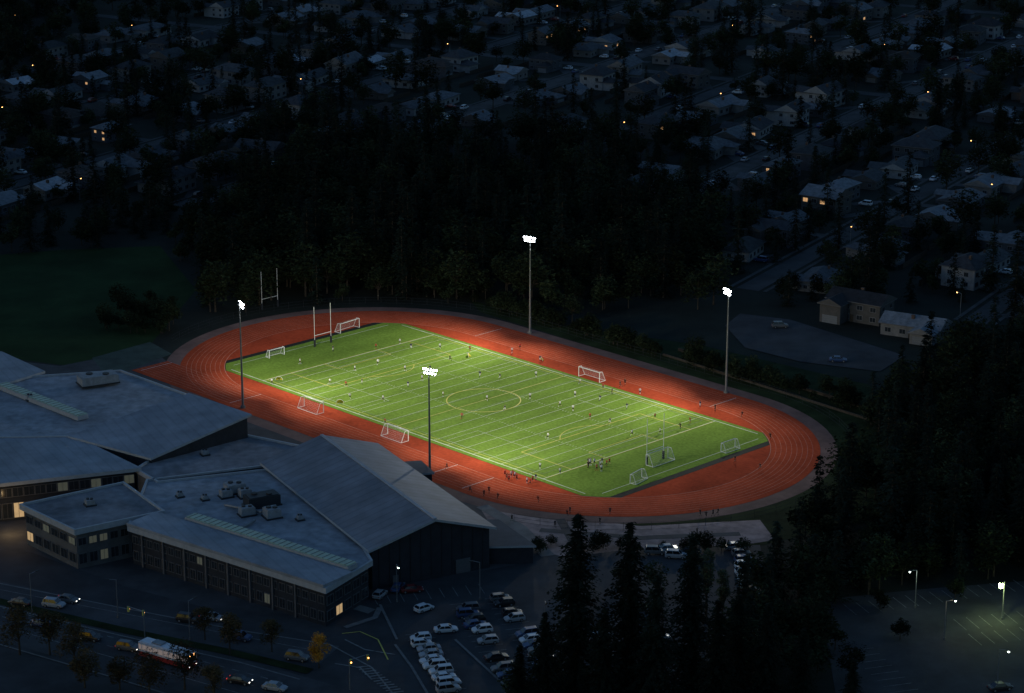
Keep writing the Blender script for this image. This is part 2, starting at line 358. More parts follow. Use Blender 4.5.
# ------------------------------------------------------------------ trees
def conifer(seed,h,r,nt,nb=8,fine=1.0,tri=3,big=1.0):
    q=random.Random(seed); b=MB(); b.cyl((0,0,0),(0,0,h*.97),h*.015,.04,7,'bark')
    vs=[];fs=[]
    for i in range(nt):
        t=i/nt; z=h*(.07+.92*t); Lm=r*((1-t)**.8)*(.6+.4*min(1,(t+.12)*5))*q.uniform(.72,1.1)+.25
        for k in range(nb):
            an=q.uniform(0,6.28); L=Lm*q.uniform(.5,1.2); dr=q.uniform(.15,.5)
            n=max(2,int(L/(.6*fine)))
            if i%3==0: b.cyl((0,0,z),(math.cos(an)*L*.8,math.sin(an)*L*.8,z-dr*L*.7),.05,.015,3,'bark',False)
            for j in range(n):
                s=(j+.6)/n; cx=math.cos(an)*L*s; cy=math.sin(an)*L*s; cz=z-dr*L*s**1.3+q.uniform(-.15,.15)
                for m in range(tri):
                    sz=q.uniform(.35,.75)*big*(1.15-.4*s); o=len(vs)
                    a2=an+q.uniform(-1,1)
                    dx,dy=math.cos(a2)*sz,math.sin(a2)*sz; wx,wy=-math.sin(a2)*sz*.45,math.cos(a2)*sz*.45
                    jx,jy,jz=[q.uniform(-.3,.3)*big for _ in range(3)]
                    vs+= [(cx+jx-wx,cy+jy-wy,cz+jz+.1),(cx+jx+wx,cy+jy+wy,cz+jz+q.uniform(-.2,.2)),(cx+jx+dx,cy+jy+dy,cz+jz-q.uniform(.05,.4)*sz)]
                    fs.append((o,o+1,o+2))
    b.add(vs,fs,'conifer_needles'); return b.mesh('conifer_tree')
def broad(seed,h,r,leaf,nbl=12,per=150,sz0=.5):
    q=random.Random(seed); b=MB(); th=h*.35
    b.cyl((0,0,0),(0,0,th),h*.016+.05,h*.010+.03,8,'bark')
    vs=[];fs=[]
    for k in range(nbl):
        an=k*2.4+q.uniform(-.4,.4); rr=r*.62*math.sqrt(q.random()); cz=h*q.uniform(.36,.84) - rr*.15
        if k==0: rr=0; cz=h*.83
        c=Vector((math.cos(an)*rr,math.sin(an)*rr,cz)); br=r*q.uniform(.32,.5)
        b.cyl((0,0,th*q.uniform(.7,1)),tuple(c),.10*h/12,.03,5,'bark',False)
        for j in range(per):
            d=Vector((q.gauss(0,1),q.gauss(0,1),q.gauss(0,.8))).normalized()*br*q.uniform(.55,1.15)
            p=c+d; o=len(vs); sz=q.uniform(.6,1.3)*sz0
            for m in range(3):
                vs.append(tuple(p+Vector((q.uniform(-1,1),q.uniform(-1,1),q.uniform(-.6,.6)))*sz))
            fs.append((o,o+1,o+2))
    b.add(vs,fs,leaf); return b.mesh('broadleaf_tree')
CON=[conifer(i,[24,19,28,15][i],[5.0,4.5,5.6,3.8][i],[22,19,25,16][i],7,1.25,2,1.7) for i in range(4)]
HCON=[conifer(20+i,38,[9.8,9.0,9.8][i],54,11,.85,3,1.15) for i in range(3)]
BRO=[broad(40+i,[13,16,10,18][i],[5.4,6.6,4.5,7][i],'leaf_green',[12,15,10,16][i],75,.85) for i in range(4)]
AUT=[broad(50+i,[8,9.5,7][i],[3.0,3.4,2.6][i],'leaf_autumn',11,220,.28) for i in range(3)]
ORA=broad(60,8,2.6,'leaf_orange',10,260,.26)
POP=broad(61,20,2.2,'leaf_poplar',22,160,.3)
BUSH=broad(63,4.5,2.8,'leaf_green',9,90,.42)
def hero(u,v,me,s=1,name='conifer_tree'):
    x,y,_=G(u,v); inst(me,name,(x,y,0),R.uniform(0,6.28),scale=s)
# ------------------------------------------------------------------ streets
SD=(.5,.866); SN=(.866,-.5)
def S(o,t,z=0): return (SN[0]*o+SD[0]*t,SN[1]*o+SD[1]*t,z)
def toS(x,y): return (SN[0]*x+SN[1]*y, SD[0]*x+SD[1]*y)
streets=[]
for o,t0,t1 in ((-206,610,1500),(-274,610,1500),(-343,690,1500),(-411,770,1500),(-478,610,1500),(-546,560,1500),(-614,520,1500),(-682,500,1500)):
    streets.append((o,t0,t1))
cross=[(905,-760,-140),(1130,-760,-140)]
rb=MB(); kb=MB()
for o,t0,t1 in streets:
    rb.strip([S(o,t0),S(o,t1)],8.5 if o in(-343,-478) else 7,.05,'concrete_worn' if o in(-343,-478) else 'asphalt_street')
    for s in(-1,1): kb.strip([S(o+s*5.4,t0),S(o+s*5.4,t1)],1.2,.12,'concrete_worn')
for t,o0,o1 in cross: rb.strip([S(o0,t),S(o1,t)],7,.135,'asphalt_street')
rb.obj('residential_street'); kb.obj('sidewalk')
sheet('cul_de_sac_paving',[(725,326),(740,314),(790,320),(905,356),(880,372),(800,362),(745,348)],'asphalt_street',.14)
# ------------------------------------------------------------------ houses
def house_mesh(seed,lits=False):
    q=random.Random(seed); b=MB(); w=q.uniform(11,17); d=q.uniform(8.5,11.5); h=q.choice([3.2,3.4,5.6,5.8]); rf=q.choice(ROOFS[:5]+ROOFS[:5]+ROOFS[5:]); wl=q.choice(WALLS); rise=q.uniform(1.7,2.8); ov=.6; hip=q.random()<.5
    def win(cx,cy,cz,ww,hh,axis,lit):
        m='house_window_lit' if lit else 'window_glass'
        if axis=='y': b.box((cx,cy,cz),(ww+.24,.08,hh+.24),'house_trim'); b.box((cx,cy,cz),(ww,.13,hh),m); b.box((cx,cy,cz),(.06,.17,hh),'house_trim')
        else: b.box((cx,cy,cz),(.08,ww+.24,hh+.24),'house_trim'); b.box((cx,cy,cz),(.13,ww,hh),m); b.box((cx,cy,cz),(.17,.06,hh),'house_trim')
    def roof(x0,x1,y0,y1,z,rise,hip,rf,wl,alongx=True):
        xo0,xo1,yo0,yo1=x0-ov,x1+ov,y0-ov,y1+ov
        if alongx:
            ym=(y0+y1)/2; hi=(y1-y0)*.5 if hip else -0.0
            v=[(xo0,yo0,z),(xo1,yo0,z),(xo1,yo1,z),(xo0,yo1,z),(xo0+hi,ym,z+rise),(xo1-hi,ym,z+rise)]
            fs=[(0,1,5,4),(2,3,4,5),(1,2,5),(3,0,4)]
        else:
            xm=(x0+x1)/2; hi=(x1-x0)*.5 if hip else 0
            v=[(xo0,yo0,z),(xo1,yo0,z),(xo1,yo1,z),(xo0,yo1,z),(xm,yo0+hi,z+rise),(xm,yo1-hi,z+rise)]
            fs=[(1,2,5,4),(3,0,4,5),(0,1,4),(2,3,5)]
        b.add(v,fs[:2],rf); b.add(v,fs[2:],rf if hip else wl)
        lo=[(p[0],p[1],z-.22) for p in v[:4]]
        b.add(v[:4]+lo,[(0,4,5,1),(1,5,6,2),(2,6,7,3),(3,7,4,0),(7,6,5,4)],'frame_metal')
    b.box((0,0,h/2),(w,d,h),wl); roof(-w/2,w/2,-d/2,d/2,h+.23,rise,hip,rf,wl)
    fl=[1.6] if h<4 else [1.5,4.3]
    for zz in fl:
        for i in range(4):
            x=-w/2+w*(i+.5)/4
            for sy in(-1,1): win(x,sy*d/2,zz,1.6,1.2,'y',lits and q.random()<.13)
        for sx in(-1,1):
            for yy in(-d/4,d/4): win(sx*w/2,yy,zz,1.2,1.1,'x',lits and q.random()<.13)
    if q.random()<.7:
        s=q.choice((-1,1)); ww=6.2; dd=5; hh=min(h,3.2) if q.random()<.5 else h-.3; x=s*(w/2-ww/2-.3)
        b.box((x,-d/2-dd/2+.2,hh/2),(ww,dd,hh),wl); roof(x-ww/2,x+ww/2,-d/2-dd,-d/2+2.5,hh+.23,1.6,hip,rf,wl,False)
        b.box((x,-d/2-dd+.2,1.15),(4.6,.14,2.2),'house_trim')
        for k in range(3): b.box((x,-d/2-dd+.2,.6+k*.6),(4.6,.2,.04),'frame_metal')
    if q.random()<.4:
        s=q.choice((-1,1)); x=s*w*.22; b.box((x,d/2+2,1.5),(5,4.4,3),wl); roof(x-2.5,x+2.5,d/2-2,d/2+4.2,3.23,1.3,hip,rf,wl,False)
    b.box((q.uniform(-.5,.5),-d/2,1.05),(1,.2,2.1),'bark')
    cx=q.uniform(-w/4,w/4); b.box((cx,q.choice((-1,1))*d*.18,h+rise*.8),(.9,.7,1.9),'wall_brick')
    return b.mesh('suburban_house')
HM=[house_mesh(100+i) for i in range(20)]; HL=[house_mesh(300+i,True) for i in range(12)]
def car_mesh(kind,colr,lights=0):
    b=MB(); pt='car_paint_'+colr
    w=.9
    if kind=='sedan': prof=[(-2.3,.42,.72),(-2.15,.3,.92),(-1.35,.25,.98),(1.0,.25,.92),(1.9,.28,.78),(2.25,.38,.6)]; cab=(-1.65,-1.0,.45,1.15,.96,1.42)
    elif kind=='suv': prof=[(-2.25,.45,.9),(-2.15,.35,1.08),(-1.3,.3,1.12),(1.05,.3,1.06),(1.95,.34,.95),(2.25,.42,.7)]; cab=(-2.1,-1.8,.5,1.15,1.1,1.72)
    else: prof=[(-2.0,.4,.8),(-1.9,.3,1.0),(-1.2,.26,1.0),(.9,.26,.96),(1.7,.28,.82),(2.0,.38,.62)]; cab=(-1.88,-1.5,.35,1.1,.98,1.48)
    vs=[];fs=[]
    for x,zb,zt in prof:
        e=.86 if x in(prof[0][0],prof[-1][0]) else 1
        zm=(zb+zt)/2+.06
        vs+= [(x,-w*.93*e,zb),(x,-w*e,zm),(x,-w*.93*e,zt),(x,w*.93*e,zt),(x,w*e,zm),(x,w*.93*e,zb)]
    for i in range(len(prof)-1):
        for k in range(6): fs.append((i*6+k,i*6+(k+1)%6,(i+1)*6+(k+1)%6,(i+1)*6+k))
    fs+= [(5,4,3,2,1,0),tuple(range(len(vs)-6,len(vs)))]
    b.add(vs,fs,pt)
    x0,x1,x2,x3,zb,zt=cab; wb,wt=w*.9,w*.72
    zb-=.03
    c=[(x0,-wb,zb),(x3,-wb,zb),(x3,wb,zb),(x0,wb,zb),(x1,-wt,zt),(x2,-wt,zt),(x2,wt,zt),(x1,wt,zt)]
    b.add(c,[(0,1,5,4),(1,2,6,5),(2,3,7,6),(3,0,4,7)],'car_glass')
    b.add([(x1-.05,-wt-.02,zt-.02),(x2+.06,-wt-.02,zt-.02),(x2+.06,wt+.02,zt-.02),(x1-.05,wt+.02,zt-.02),(x1+.1,-wt+.08,zt+.05),(x2-.1,-wt+.08,zt+.05),(x2-.1,wt-.08,zt+.05),(x1+.1,wt-.08,zt+.05)],[(4,5,6,7),(0,1,5,4),(1,2,6,5),(2,3,7,6),(3,0,4,7)],pt)
    for s in(-1,1):
        for (ax,bx) in((x0,x1),(x3,x2),((x0+x3)/2-.1,(x1+x2)/2-.1)):
            b.cyl((ax,s*wb,zb),(bx,s*wt,zt),.045,.04,5,pt)
        for wx in(prof[0][0]+.85,prof[-1][0]-.85):
            b.cyl((wx,s*(w-.2),.33),(wx,s*(w+.015),.33),.34,.34,14,'tyre'); b.cyl((wx,s*(w+.0),.33),(wx,s*(w+.03),.33),.2,.2,10,'wheel_rim')
        b.box((x3-.25,s*(w+.08),zb+.08),(.16,.2,.12),pt)
        b.box((prof[-1][0]-.04,s*.6,.62),(.12,.34,.14),'head_lamp' if lights else 'parapet_metal'); b.box((prof[0][0]+.04,s*.62,.72),(.12,.3,.16),'lamp_red' if lights else 'bus_red')
    return b.mesh('parked_car')
CM=[car_mesh(k,c) for k in('sedan','suv','hatch') for c in('white','silver','grey','black','white','blue','red')]
CML=[car_mesh(k,c,1) for k in('sedan','suv') for c in('silver','black','grey')]
CDK=[CM[i] for i in(1,2,3,5,8,9,10,12,16)]
def car(u,v,ang,me=None,name='parked_car',z=.06):
    x,y,_=G(u,v); inst(me or R.choice(CM),name,(x,y,z),ang)
def in_px(x,y):
    dep=y*cp+CH*sp; up=y*sp-CH*cp; return (512+FPX*x/dep, 346.5-FPX*up/dep)
def inpoly(x,y,P):
    c=False; n=len(P)
    for i in range(n):
        x1,y1=P[i][:2]; x2,y2=P[(i+1)%n][:2]
        if (y1>y)!=(y2>y) and x<(x2-x1)*(y-y1)/(y2-y1)+x1: c=not c
    return c
MEADOW=[G(u,v) for u,v in MPX]
WOOD=[G(u,v) for u,v in [(190,330),(190,240),(250,195),(330,150),(430,150),(470,215),(540,230),(590,150),(620,205),(700,215),(720,240),(700,300),(560,318),(420,296),(300,298),(215,315)]]
houses=[]; dv=MB(); fence=MB()
TS=math.atan2(SD[1],SD[0])
for o,t0,t1 in streets:
    for s in(-1,1):
        t=t0+12+R.uniform(0,8)
        while t<t1-10:
            oo=o+s*R.uniform(15.5,21.5); x,y,_=S(oo,t); a,c=toF(x,y)
            ok=y>632 and abs(x)<(y*.27+90) and y<1420 and not inpoly(x,y,WOOD) and not inpoly(x,y,MEADOW) and not any(abs(t-ct)<14 for ct,_,_ in cross)
            if y<690 and (x<20): ok=False
            if math.hypot(max(0,abs(a)-42),c)<66: ok=False
            if ok and R.random()<.84:
                houses.append((x,y)); 
                rot=TS+ (math.pi if s<0 else 0)
                if R.random()<.15: rot+=math.pi/2
                me=R.choice(HM) if R.random()<.78 else R.choice(HL); inst(me,'suburban_house',(x,y,0),rot+R.uniform(-.14,.14),scale=R.uniform(.82,1.06))
                dv.strip([S(o+s*5,t+R.choice((-4.5,4.5))),S(oo-s*6,t+R.choice((-4.5,4.5)))],4.2,.07+.002*(len(houses)%9),'concrete_worn' if R.random()<.4 else 'asphalt_street')
                if R.random()<.45: inst(R.choice(CM),'parked_car',(*S(o+s*9.5,t+R.choice((-4,4)))[:2],.1),TS+math.pi/2)
                if R.random()<(.6 if o in(-343,-478) else .2): inst(R.choice(CM),'parked_car',(*S(o+s*3.1,t+R.uniform(-4,4))[:2],.06),TS)
                for k in range(0,9):
                    p0=S(oo+s*11,t-9+k*2.2); fence.box((p0[0],p0[1],.85),(.1,2.1,1.7),'bark',TS-math.pi/2)
            t+=R.uniform(17,27)
dv.obj('driveway'); fence.obj('garden_fence')
for u,v,r in((915,334,-.5),(860,318,-.6)):
    x,y,_=G(u,v); inst(HM[R.randrange(20)],'suburban_house',(x,y,0),r); houses.append((x,y))
for u,v in((780,328),(838,362)): car(u,v,R.uniform(-.7,.2),R.choice(CDK),z=.15)
wl=empty('woodland'); nt_=empty('neighbourhood_trees')
def treeok(x,y,near):
    so,stt=toS(x,y)
    for o,t0,t1 in streets:
        if t0-5<stt<t1 and abs(so-o)<(4.8 if o!=-343 else 7.5): return False
    for ct,_,_ in cross:
        if abs(stt-ct)<4: return False
    for hx,hy in houses:
        if (hx-x)**2+(hy-y)**2<near: return False
    return not inpoly(x,y,MEADOW)
n=0
for i in range(6600):
    y=R.uniform(640,1420); x=R.uniform(-.27*y-80,.27*y+80)
    dn=.54+.36*math.sin(x*.021+1.3)*math.sin(y*.017+.6)+(.26 if x<-60 else 0)+(.14 if y<850 else 0)
    if R.random()>dn: continue
    if inpoly(x,y,WOOD): continue
    a,c=toF(x,y)
    if math.hypot(max(0,abs(a)-42),c)<60: continue
    u,v=in_px(x,y)
    if 715<u<905 and 314<v<370: continue
    cn=R.random()<.38; me=R.choice(CON) if cn else R.choice(BRO); s=R.uniform(.5,1.05)
    if not treeok(x,y,52 if s<.75 else 72): continue
    inst(me,'garden_tree',(x,y,0),R.uniform(0,6.28),nt_,s*(.9 if cn else .85)); n+=1
xs=[p[0] for p in WOOD]; ys=[p[1] for p in WOOD]
for i in range(1900):
    x=R.uniform(min(xs),max(xs)); y=R.uniform(min(ys),max(ys))
    if not inpoly(x,y,WOOD): continue
    a,c=toF(x,y)
    if math.hypot(max(0,abs(a)-42),c)<62: continue
    if R.random()<.45: continue
    me=R.choice(CON[:3]) if R.random()<.3 else R.choice(BRO)
    inst(me,'woodland_tree',(x,y,0),R.uniform(0,6.28),wl,R.uniform(.6,1.0)); n+=1
RW=[G(u,v) for u,v in [(880,395),(1120,300),(1140,570),(960,560),(830,560),(800,540),(850,480)]]
RW2=[G(u,v) for u,v in [(770,575),(850,560),(1120,560),(1120,580),(900,590),(840,600),(830,640),(810,693),(700,693),(740,600)]]
for P,den in((RW,700),(RW2,170)):
    xs=[p[0] for p in P]; ys=[p[1] for p in P]
    for i in range(den):
        x=R.uniform(min(xs),max(xs)); y=R.uniform(min(ys),max(ys))
        if not inpoly(x,y,P): continue
        a,c=toF(x,y)
        if math.hypot(max(0,abs(a)-42),c)<63: continue
        cn=R.random()<.35; me=R.choice(CON) if cn else R.choice(BRO)
        inst(me,'woodland_tree',(x,y,0),R.uniform(0,6.28),wl,R.uniform(.55,.85))
for u,v,k,s in((577,722,0,1.04),(628,722,1,1.0),(690,716,2,.9),(655,740,0,.82),(545,745,1,.66),(735,735,2,.7),(765,735,0,.66),(603,750,2,.7),(800,745,1,.58),(715,765,1,.8),(520,750,0,.52),(850,750,2,.45)):
    hero(u,v,HCON[k],s)
hero(706,620,POP,.85,'poplar_tree'); hero(722,628,POP,.7,'poplar_tree')
for u,v in((20,655),(50,655),(120,690),(85,688),(150,700)): hero(u,v,R.choice(AUT),R.uniform(.9,1.2),'street_tree')
for u,v in((230,655),(272,652),(205,640),(185,690),(215,700),(75,668)): hero(u,v,R.choice(AUT),R.uniform(.85,1.1),'street_tree')
hero(319,668,ORA,.9,'autumn_tree')
for u,v in((575,582),(620,585),(655,595),(530,700),(545,690),(515,705),(900,640),(955,600),(880,610),(835,650),(850,680)): hero(u,v,R.choice(BRO),.45,'broadleaf_tree')
for u,v in [(R.uniform(570,760),R.uniform(546,553)) for i in range(14)]+[(R.uniform(510,560),R.uniform(545,555)) for i in range(3)]: hero(u,v,BUSH,R.uniform(.4,.9),'bush')
for i in range(22):
    x,y,_=F(R.uniform(-60,75),R.uniform(59,66)); inst(R.choice(BRO),'woodland_tree',(x,y,0),R.uniform(0,6),wl,R.uniform(.25,.5))
for i in range(90):
    x,y,_=F(R.uniform(-95,85),R.uniform(57.5,61)); inst(BUSH,'undergrowth',(x,y,0),R.uniform(0,6),wl,R.uniform(.5,1.2))
for i in range(24):
    u=R.uniform(100,175); v=318+R.uniform(-14,20)
    x,y,_=G(u,v); inst(R.choice(BRO),'woodland_tree',(x,y,0),R.uniform(0,6),wl,R.uniform(.3,.55))

# ------------------------------------------------------------------ school grounds
sheet('school_pavement',[(-120,345),(60,366),(150,348),(180,372),(250,415),(340,445),(420,482),(500,508),(560,520),(560,600),(400,640),(340,660),(-120,560)],'asphalt_old',.024)
sheet('gravel_apron',[(470,492),(540,516),(640,526),(760,520),(775,540),(700,552),(560,556),(500,540)],'gravel',.028)
sheet('sports_court',[(92,358),(150,342),(172,354),(108,378)],'court',.035)
sheet('school_forecourt',[(-120,545),(30,552),(130,588),(330,640),(345,600),(400,585),(545,560),(640,548),(760,545),(770,600),(640,760),(-120,760)],'asphalt',.031)
b=MB()
def gl(px,w,m,z,closed=False): b.strip([G(u,v) for u,v in px],w,z,m,closed)
gl([(482,506),(520,528),(548,556)],3,'concrete',.05); gl([(540,530),(640,538),(740,534)],2.2,'concrete_worn',.054); gl([(560,519),(575,545)],2,'asphalt',.058)
b.obj('footpath')
b=MB()
gl([(-120,565),(0,592),(120,618),(240,640),(330,655)],8.5,'asphalt_old',.06)
gl([(-120,580),(0,618),(165,662),(290,698),(420,740)],17,'asphalt_old',.066)
b.obj('main_road')
b=MB()
gl([(-120,572),(0,602),(120,630),(240,655),(310,672)],2.4,'bank_grass',.16)
b.obj('planted_median')
b=MB()
for px in([(-120,557),(0,584),(120,608),(240,631),(330,645)],[(-120,577),(0,607),(120,636),(240,663),(300,680)],[(0,645),(120,680),(200,705)]): gl(px,.4,'kerbstone',.14)
for px in([(395,645),(412,668),(428,695)],[(380,605),(397,640)],[(455,640),(520,700)]): gl(px,.5,'kerbstone',.15)
gl([(372,612),(330,600)],2.5,'concrete',.12); gl([(345,628),(375,618),(380,608)],1.2,'kerbstone',.14)
b.obj('kerb')
b=MB()
def dashes(p0,p1,n,w,L=.5,z=.1):
    a=Vector(G(*p0));c=Vector(G(*p1))
    for i in range(n):
        q=a.lerp(c,i/n); r=a.lerp(c,(i+L)/n); b.strip([tuple(q),tuple(r)],w,z,'worn_paint')
dashes((-60,600),(290,696),26,.18); dashes((-60,592),(290,685),26,.18); dashes((-60,609),(290,708),1,.2,1); dashes((0,590),(320,652),1,.15,1,.104)
for i in range(12):
    p=Vector(G(356,668)).lerp(Vector(G(392,696)),i/12); q=p+Vector((2.6,.8,0)); b.strip([tuple(p),tuple(q)],.4,.106,'worn_paint')
for px in([(345,640),(365,650),(395,655)],[(335,664),(360,668),(372,680)],[(330,645),(372,668),(392,693)]): gl(px,.35,'worn_paint',.11)
gl([(388,660),(378,640),(360,632),(342,634)],.25,'yellow_paint',.112)
b.obj('road_markings')
b=MB(); 
def lot(p,dirv,n,sp_,depth,z=.1):
    d=Vector((*dirv,0)).normalized(); s=Vector((-d.y,d.x,0)); p=Vector(G(*p))
    for i in range(n+1):
        q=p+d*sp_*i; b.strip([tuple(q-s*depth/2),tuple(q+s*depth/2)],.13,z,'worn_paint')
pd=(5.2,-19)
lot((419,634),pd,12,2.6,5.4); lot((462,604),pd,18,2.6,5.4); lot((498,598),pd,20,2.6,5.4); lot((375,600),(19,5),8,2.7,5)
lot((850,610),(1,.35),14,2.7,5.5); lot((960,625),(1,.3),10,2.7,5.5); lot((860,650),(.3,-1),8,2.7,5.5); lot((975,640),(1,.3),8,2.7,5.5)
b.obj('parking_bay_markings')
sheet('car_park_surface',[(820,600),(915,590),(1100,575),(1100,720),(840,720)],'asphalt',.036)
pa=math.atan2(-19,5.2)+math.pi/2
def carrow(p,n,sp_,prob,whites=.4):
    d=Vector((pd[0],pd[1],0)).normalized(); s=Vector((-d.y,d.x,0)); q=Vector(G(*p))
    for i in range(n):
        if R.random()<prob:
            c=q+d*sp_*(i+.5)+s*R.uniform(-.4,.4); inst(R.choice(CM if R.random()>whites else [CM[0],CM[1],CM[7],CM[8],CM[14]]),'parked_car',(c.x,c.y,.06),pa+(math.pi if R.random()<.5 else 0)+R.uniform(-.07,.07))
carrow((419,638),10,2.6,.95,.7); carrow((462,604),14,2.6,.75,.2); carrow((500,598),15,2.6,.6,.1)
for u,v,a in((424,611,.7),(446,632,.2),(380,597,1.2),(398,590,1.3),(412,592,.2)): car(u,v,a)
for u,v,a in((68,602,-.3),(212,620,-.3),(240,683,-.35),(128,650,-.35)): car(u,v,a,R.choice(CML),'car')
for u,v,a in((54,607,-.3),(188,622,-.3),(297,660,-.3),(240,640,-.3),(275,690,-.35),(90,640,-.35),(40,626,2.8),(20,605,2.8)): car(u,v,a,R.choice(CDK),'car')
for i in range(14): car(742+i*1.4+R.uniform(-1,1),556+i*6.2,.2)
for u,v in((655,554),(668,551),(735,549),(676,558),(690,554)): car(u,v,R.uniform(-.2,.3),R.choice(CM[1:4]+CM[8:11]))
for u,v in((1000,690),(600,640),(615,655),(640,610),(660,640)): car(u,v,.3)
def bus():
    b=MB(); b.box((0,0,.8),(12,2.5,.9),'bus_red'); b.box((0,0,1.45),(12,2.49,.4),'bus_white'); b.box((0,0,2.15),(11.96,2.46,1.0),'bus_window'); b.box((0,0,2.85),(12,2.5,.4),'bus_white'); b.box((0,0,3.13),(11.2,2.1,.16),'bus_white')
    for i in range(9):
        for s in(-1,1): b.box((-5.2+i*1.3,s*1.235,2.15),(.14,.06,1.0),'bus_white')
    for x in(-3.6,3.9):
        for s in(-1,1): b.cyl((x,s*1.0,.48),(x,s*1.28,.48),.48,.48,16,'tyre'); b.cyl((x,s*1.2,.48),(x,s*1.3,.48),.25,.25,10,'wheel_rim')
    b.box((-2,0,3.36),(2.2,1.6,.3),'hvac_metal'); b.box((6.02,0,2.1),(.06,2.2,1.2),'car_glass'); b.box((6.03,0,2.82),(.08,1.5,.25),'lamp_warm')
    for s in(-1,1): b.box((6.03,s*.95,.7),(.08,.3,.2),'head_lamp'); b.box((-6.03,s*1.0,.9),(.08,.2,.3),'lamp_red'); b.box((6.15,s*1.4,2.2),(.12,.16,.4),'dark_metal')
    return b.mesh('city_bus')
p0=G(142,652);p1=G(196,668); p=G(168,662); inst(bus(),'city_bus',(p[0],p[1],.07),math.atan2(p1[1]-p0[1],p1[0]-p0[0]))

# ------------------------------------------------------------------ school building
sch=empty('school_building')
def ccw(P):
    a=sum(P[i][0]*P[(i+1)%len(P)][1]-P[(i+1)%len(P)][0]*P[i][1] for i in range(len(P)))
    return P if a>0 else P[::-1]
def offset(P,d):
    n=len(P); out=[]
    for i in range(n):
        p0=Vector(P[i-1][:2]);p1=Vector(P[i][:2]);p2=Vector(P[(i+1)%n][:2])
        e1=(p1-p0).normalized();e2=(p2-p1).normalized(); n1=Vector((e1.y,-e1.x));n2=Vector((e2.y,-e2.x))
        k=(n1+n2); k=k/(max(.35,k.dot(n1))) ; q=p1+k*d; out.append((q.x,q.y,P[i][2]))
    return out
def block(name,P,roofm,wallm,over=.6,th=.55,parapet=False,zbase=0):
    P=ccw(P); n=len(P); b=MB()
    for i in range(n):
        p,q=P[i],P[(i+1)%n]; b.add([(p[0],p[1],zbase),(q[0],q[1],zbase),(q[0],q[1],q[2]-th+.01),(p[0],p[1],p[2]-th+.01)],[(0,1,2,3)],wallm)
    b.obj(name+'_walls',parent=sch)
    O=offset(P,over); b=MB()
    b.add(O,[tuple(range(n))],roofm); lo=[(p[0],p[1],p[2]-th) for p in O]
    b.add(O+lo,[(i,i+n,(i+1)%n+n,(i+1)%n) for i in range(n)],'parapet_metal'); b.add(lo,[tuple(reversed(range(n)))],'wall_dark')
    if parapet:
        I=offset(P,over-.45); 
        for i in range(n):
            p,q,r,s=O[i],O[(i+1)%n],I[(i+1)%n],I[i]
            up=lambda t:(t[0],t[1],t[2]+.45)
            b.add([up(p),up(q),up(r),up(s),p,q,(r[0],r[1],r[2]+.0),(s[0],s[1],s[2]+.0)],[(0,1,2,3),(4,5,1,0),(7,3,2,6)],'parapet_metal')
    b.obj(name+'_roof',parent=sch)
    return P
def windows(p,q,z0,z1,cnt,m='window_glass',litm=None,litp=0,gap=.25,name='windows'):
    p=Vector((p[0],p[1],0));q=Vector((q[0],q[1],0)); d=(q-p); L=d.length; d.normalize(); nrm=Vector((d.y,-d.x,0))
    if nrm.dot(-p)<0: nrm=-nrm
    rot=math.atan2(d.y,d.x); w=L/cnt; b=MB()
    for i in range(cnt):
        c=p+d*(w*(i+.5))+nrm*.05; zc=(z0+z1)/2; mm=litm if (litm and R.random()<litp) else m
        b.box((c.x,c.y,zc),(w*(1-gap),.14,z1-z0),mm,rot)
        c2=c+nrm*.03
        for s in(-1,1):
            e=c2+d*(s*w*(1-gap)/2); b.box((e.x,e.y,zc),(.12,.2,z1-z0+.2),'frame_metal',rot)
        for zz in(z0,z1): b.box((c2.x,c2.y,zz),(w*(1-gap)-.14,.18,.12),'frame_metal',rot)
        b.box((c2.x,c2.y,zc),(.07,.14,z1-z0-.14),'frame_metal',rot)
    b.obj(name,parent=sch)
s1=Vector((.89,.46)); s1.normalize(); s2=Vector((-s1.y,s1.x)); A0=Vector((-27.7,442.2))
def Q(a,c,z): p=A0+s1*a+s2*c; return (p.x,p.y,z)
GL=56; GW=26
b=MB(); ez=9.0; rz=12.8; rm=13.5
b.add([Q(0,0,0),Q(GW,0,0),Q(GW,0,ez),Q(rm,0,rz),Q(0,0,ez)],[(0,1,2,3,4)],'wall_dark')
b.add([Q(0,GL,0),Q(GW,GL,0),Q(GW,GL,ez),Q(rm,GL,rz),Q(0,GL,ez)],[(4,3,2,1,0)],'wall_dark')
b.add([Q(0,0,0),Q(0,GL,0),Q(0,GL,ez),Q(0,0,ez)],[(3,2,1,0)],'wall_concrete'); b.add([Q(GW,0,0),Q(GW,GL,0),Q(GW,GL,ez),Q(GW,0,ez)],[(0,1,2,3)],'wall_dark')
b.obj('gym_walls',parent=sch)
b=MB(); o=1.1; th=.5; sl=(rz-ez)/rm; sr=(rz-ez)/(GW-rm)
L0,L1=-o,GL+o; el=ez-sl*o+.3; er=ez-sr*o+.3; rt=rz+.3
b.add([Q(-o,L0,el),Q(rm,L0,rt),Q(rm,L1,rt),Q(-o,L1,el)],[(0,1,2,3)],'roof_seam'); b.add([Q(rm,L0,rt),Q(GW+o,L0,er),Q(GW+o,L1,er),Q(rm,L1,rt)],[(0,1,2,3)],'roof_seam')
b.add([Q(-o,L0,el-th),Q(rm,L0,rt-th),Q(GW+o,L0,er-th),Q(-o,L0,el),Q(rm,L0,rt),Q(GW+o,L0,er)],[(0,1,4,3),(1,2,5,4)],'parapet_metal')
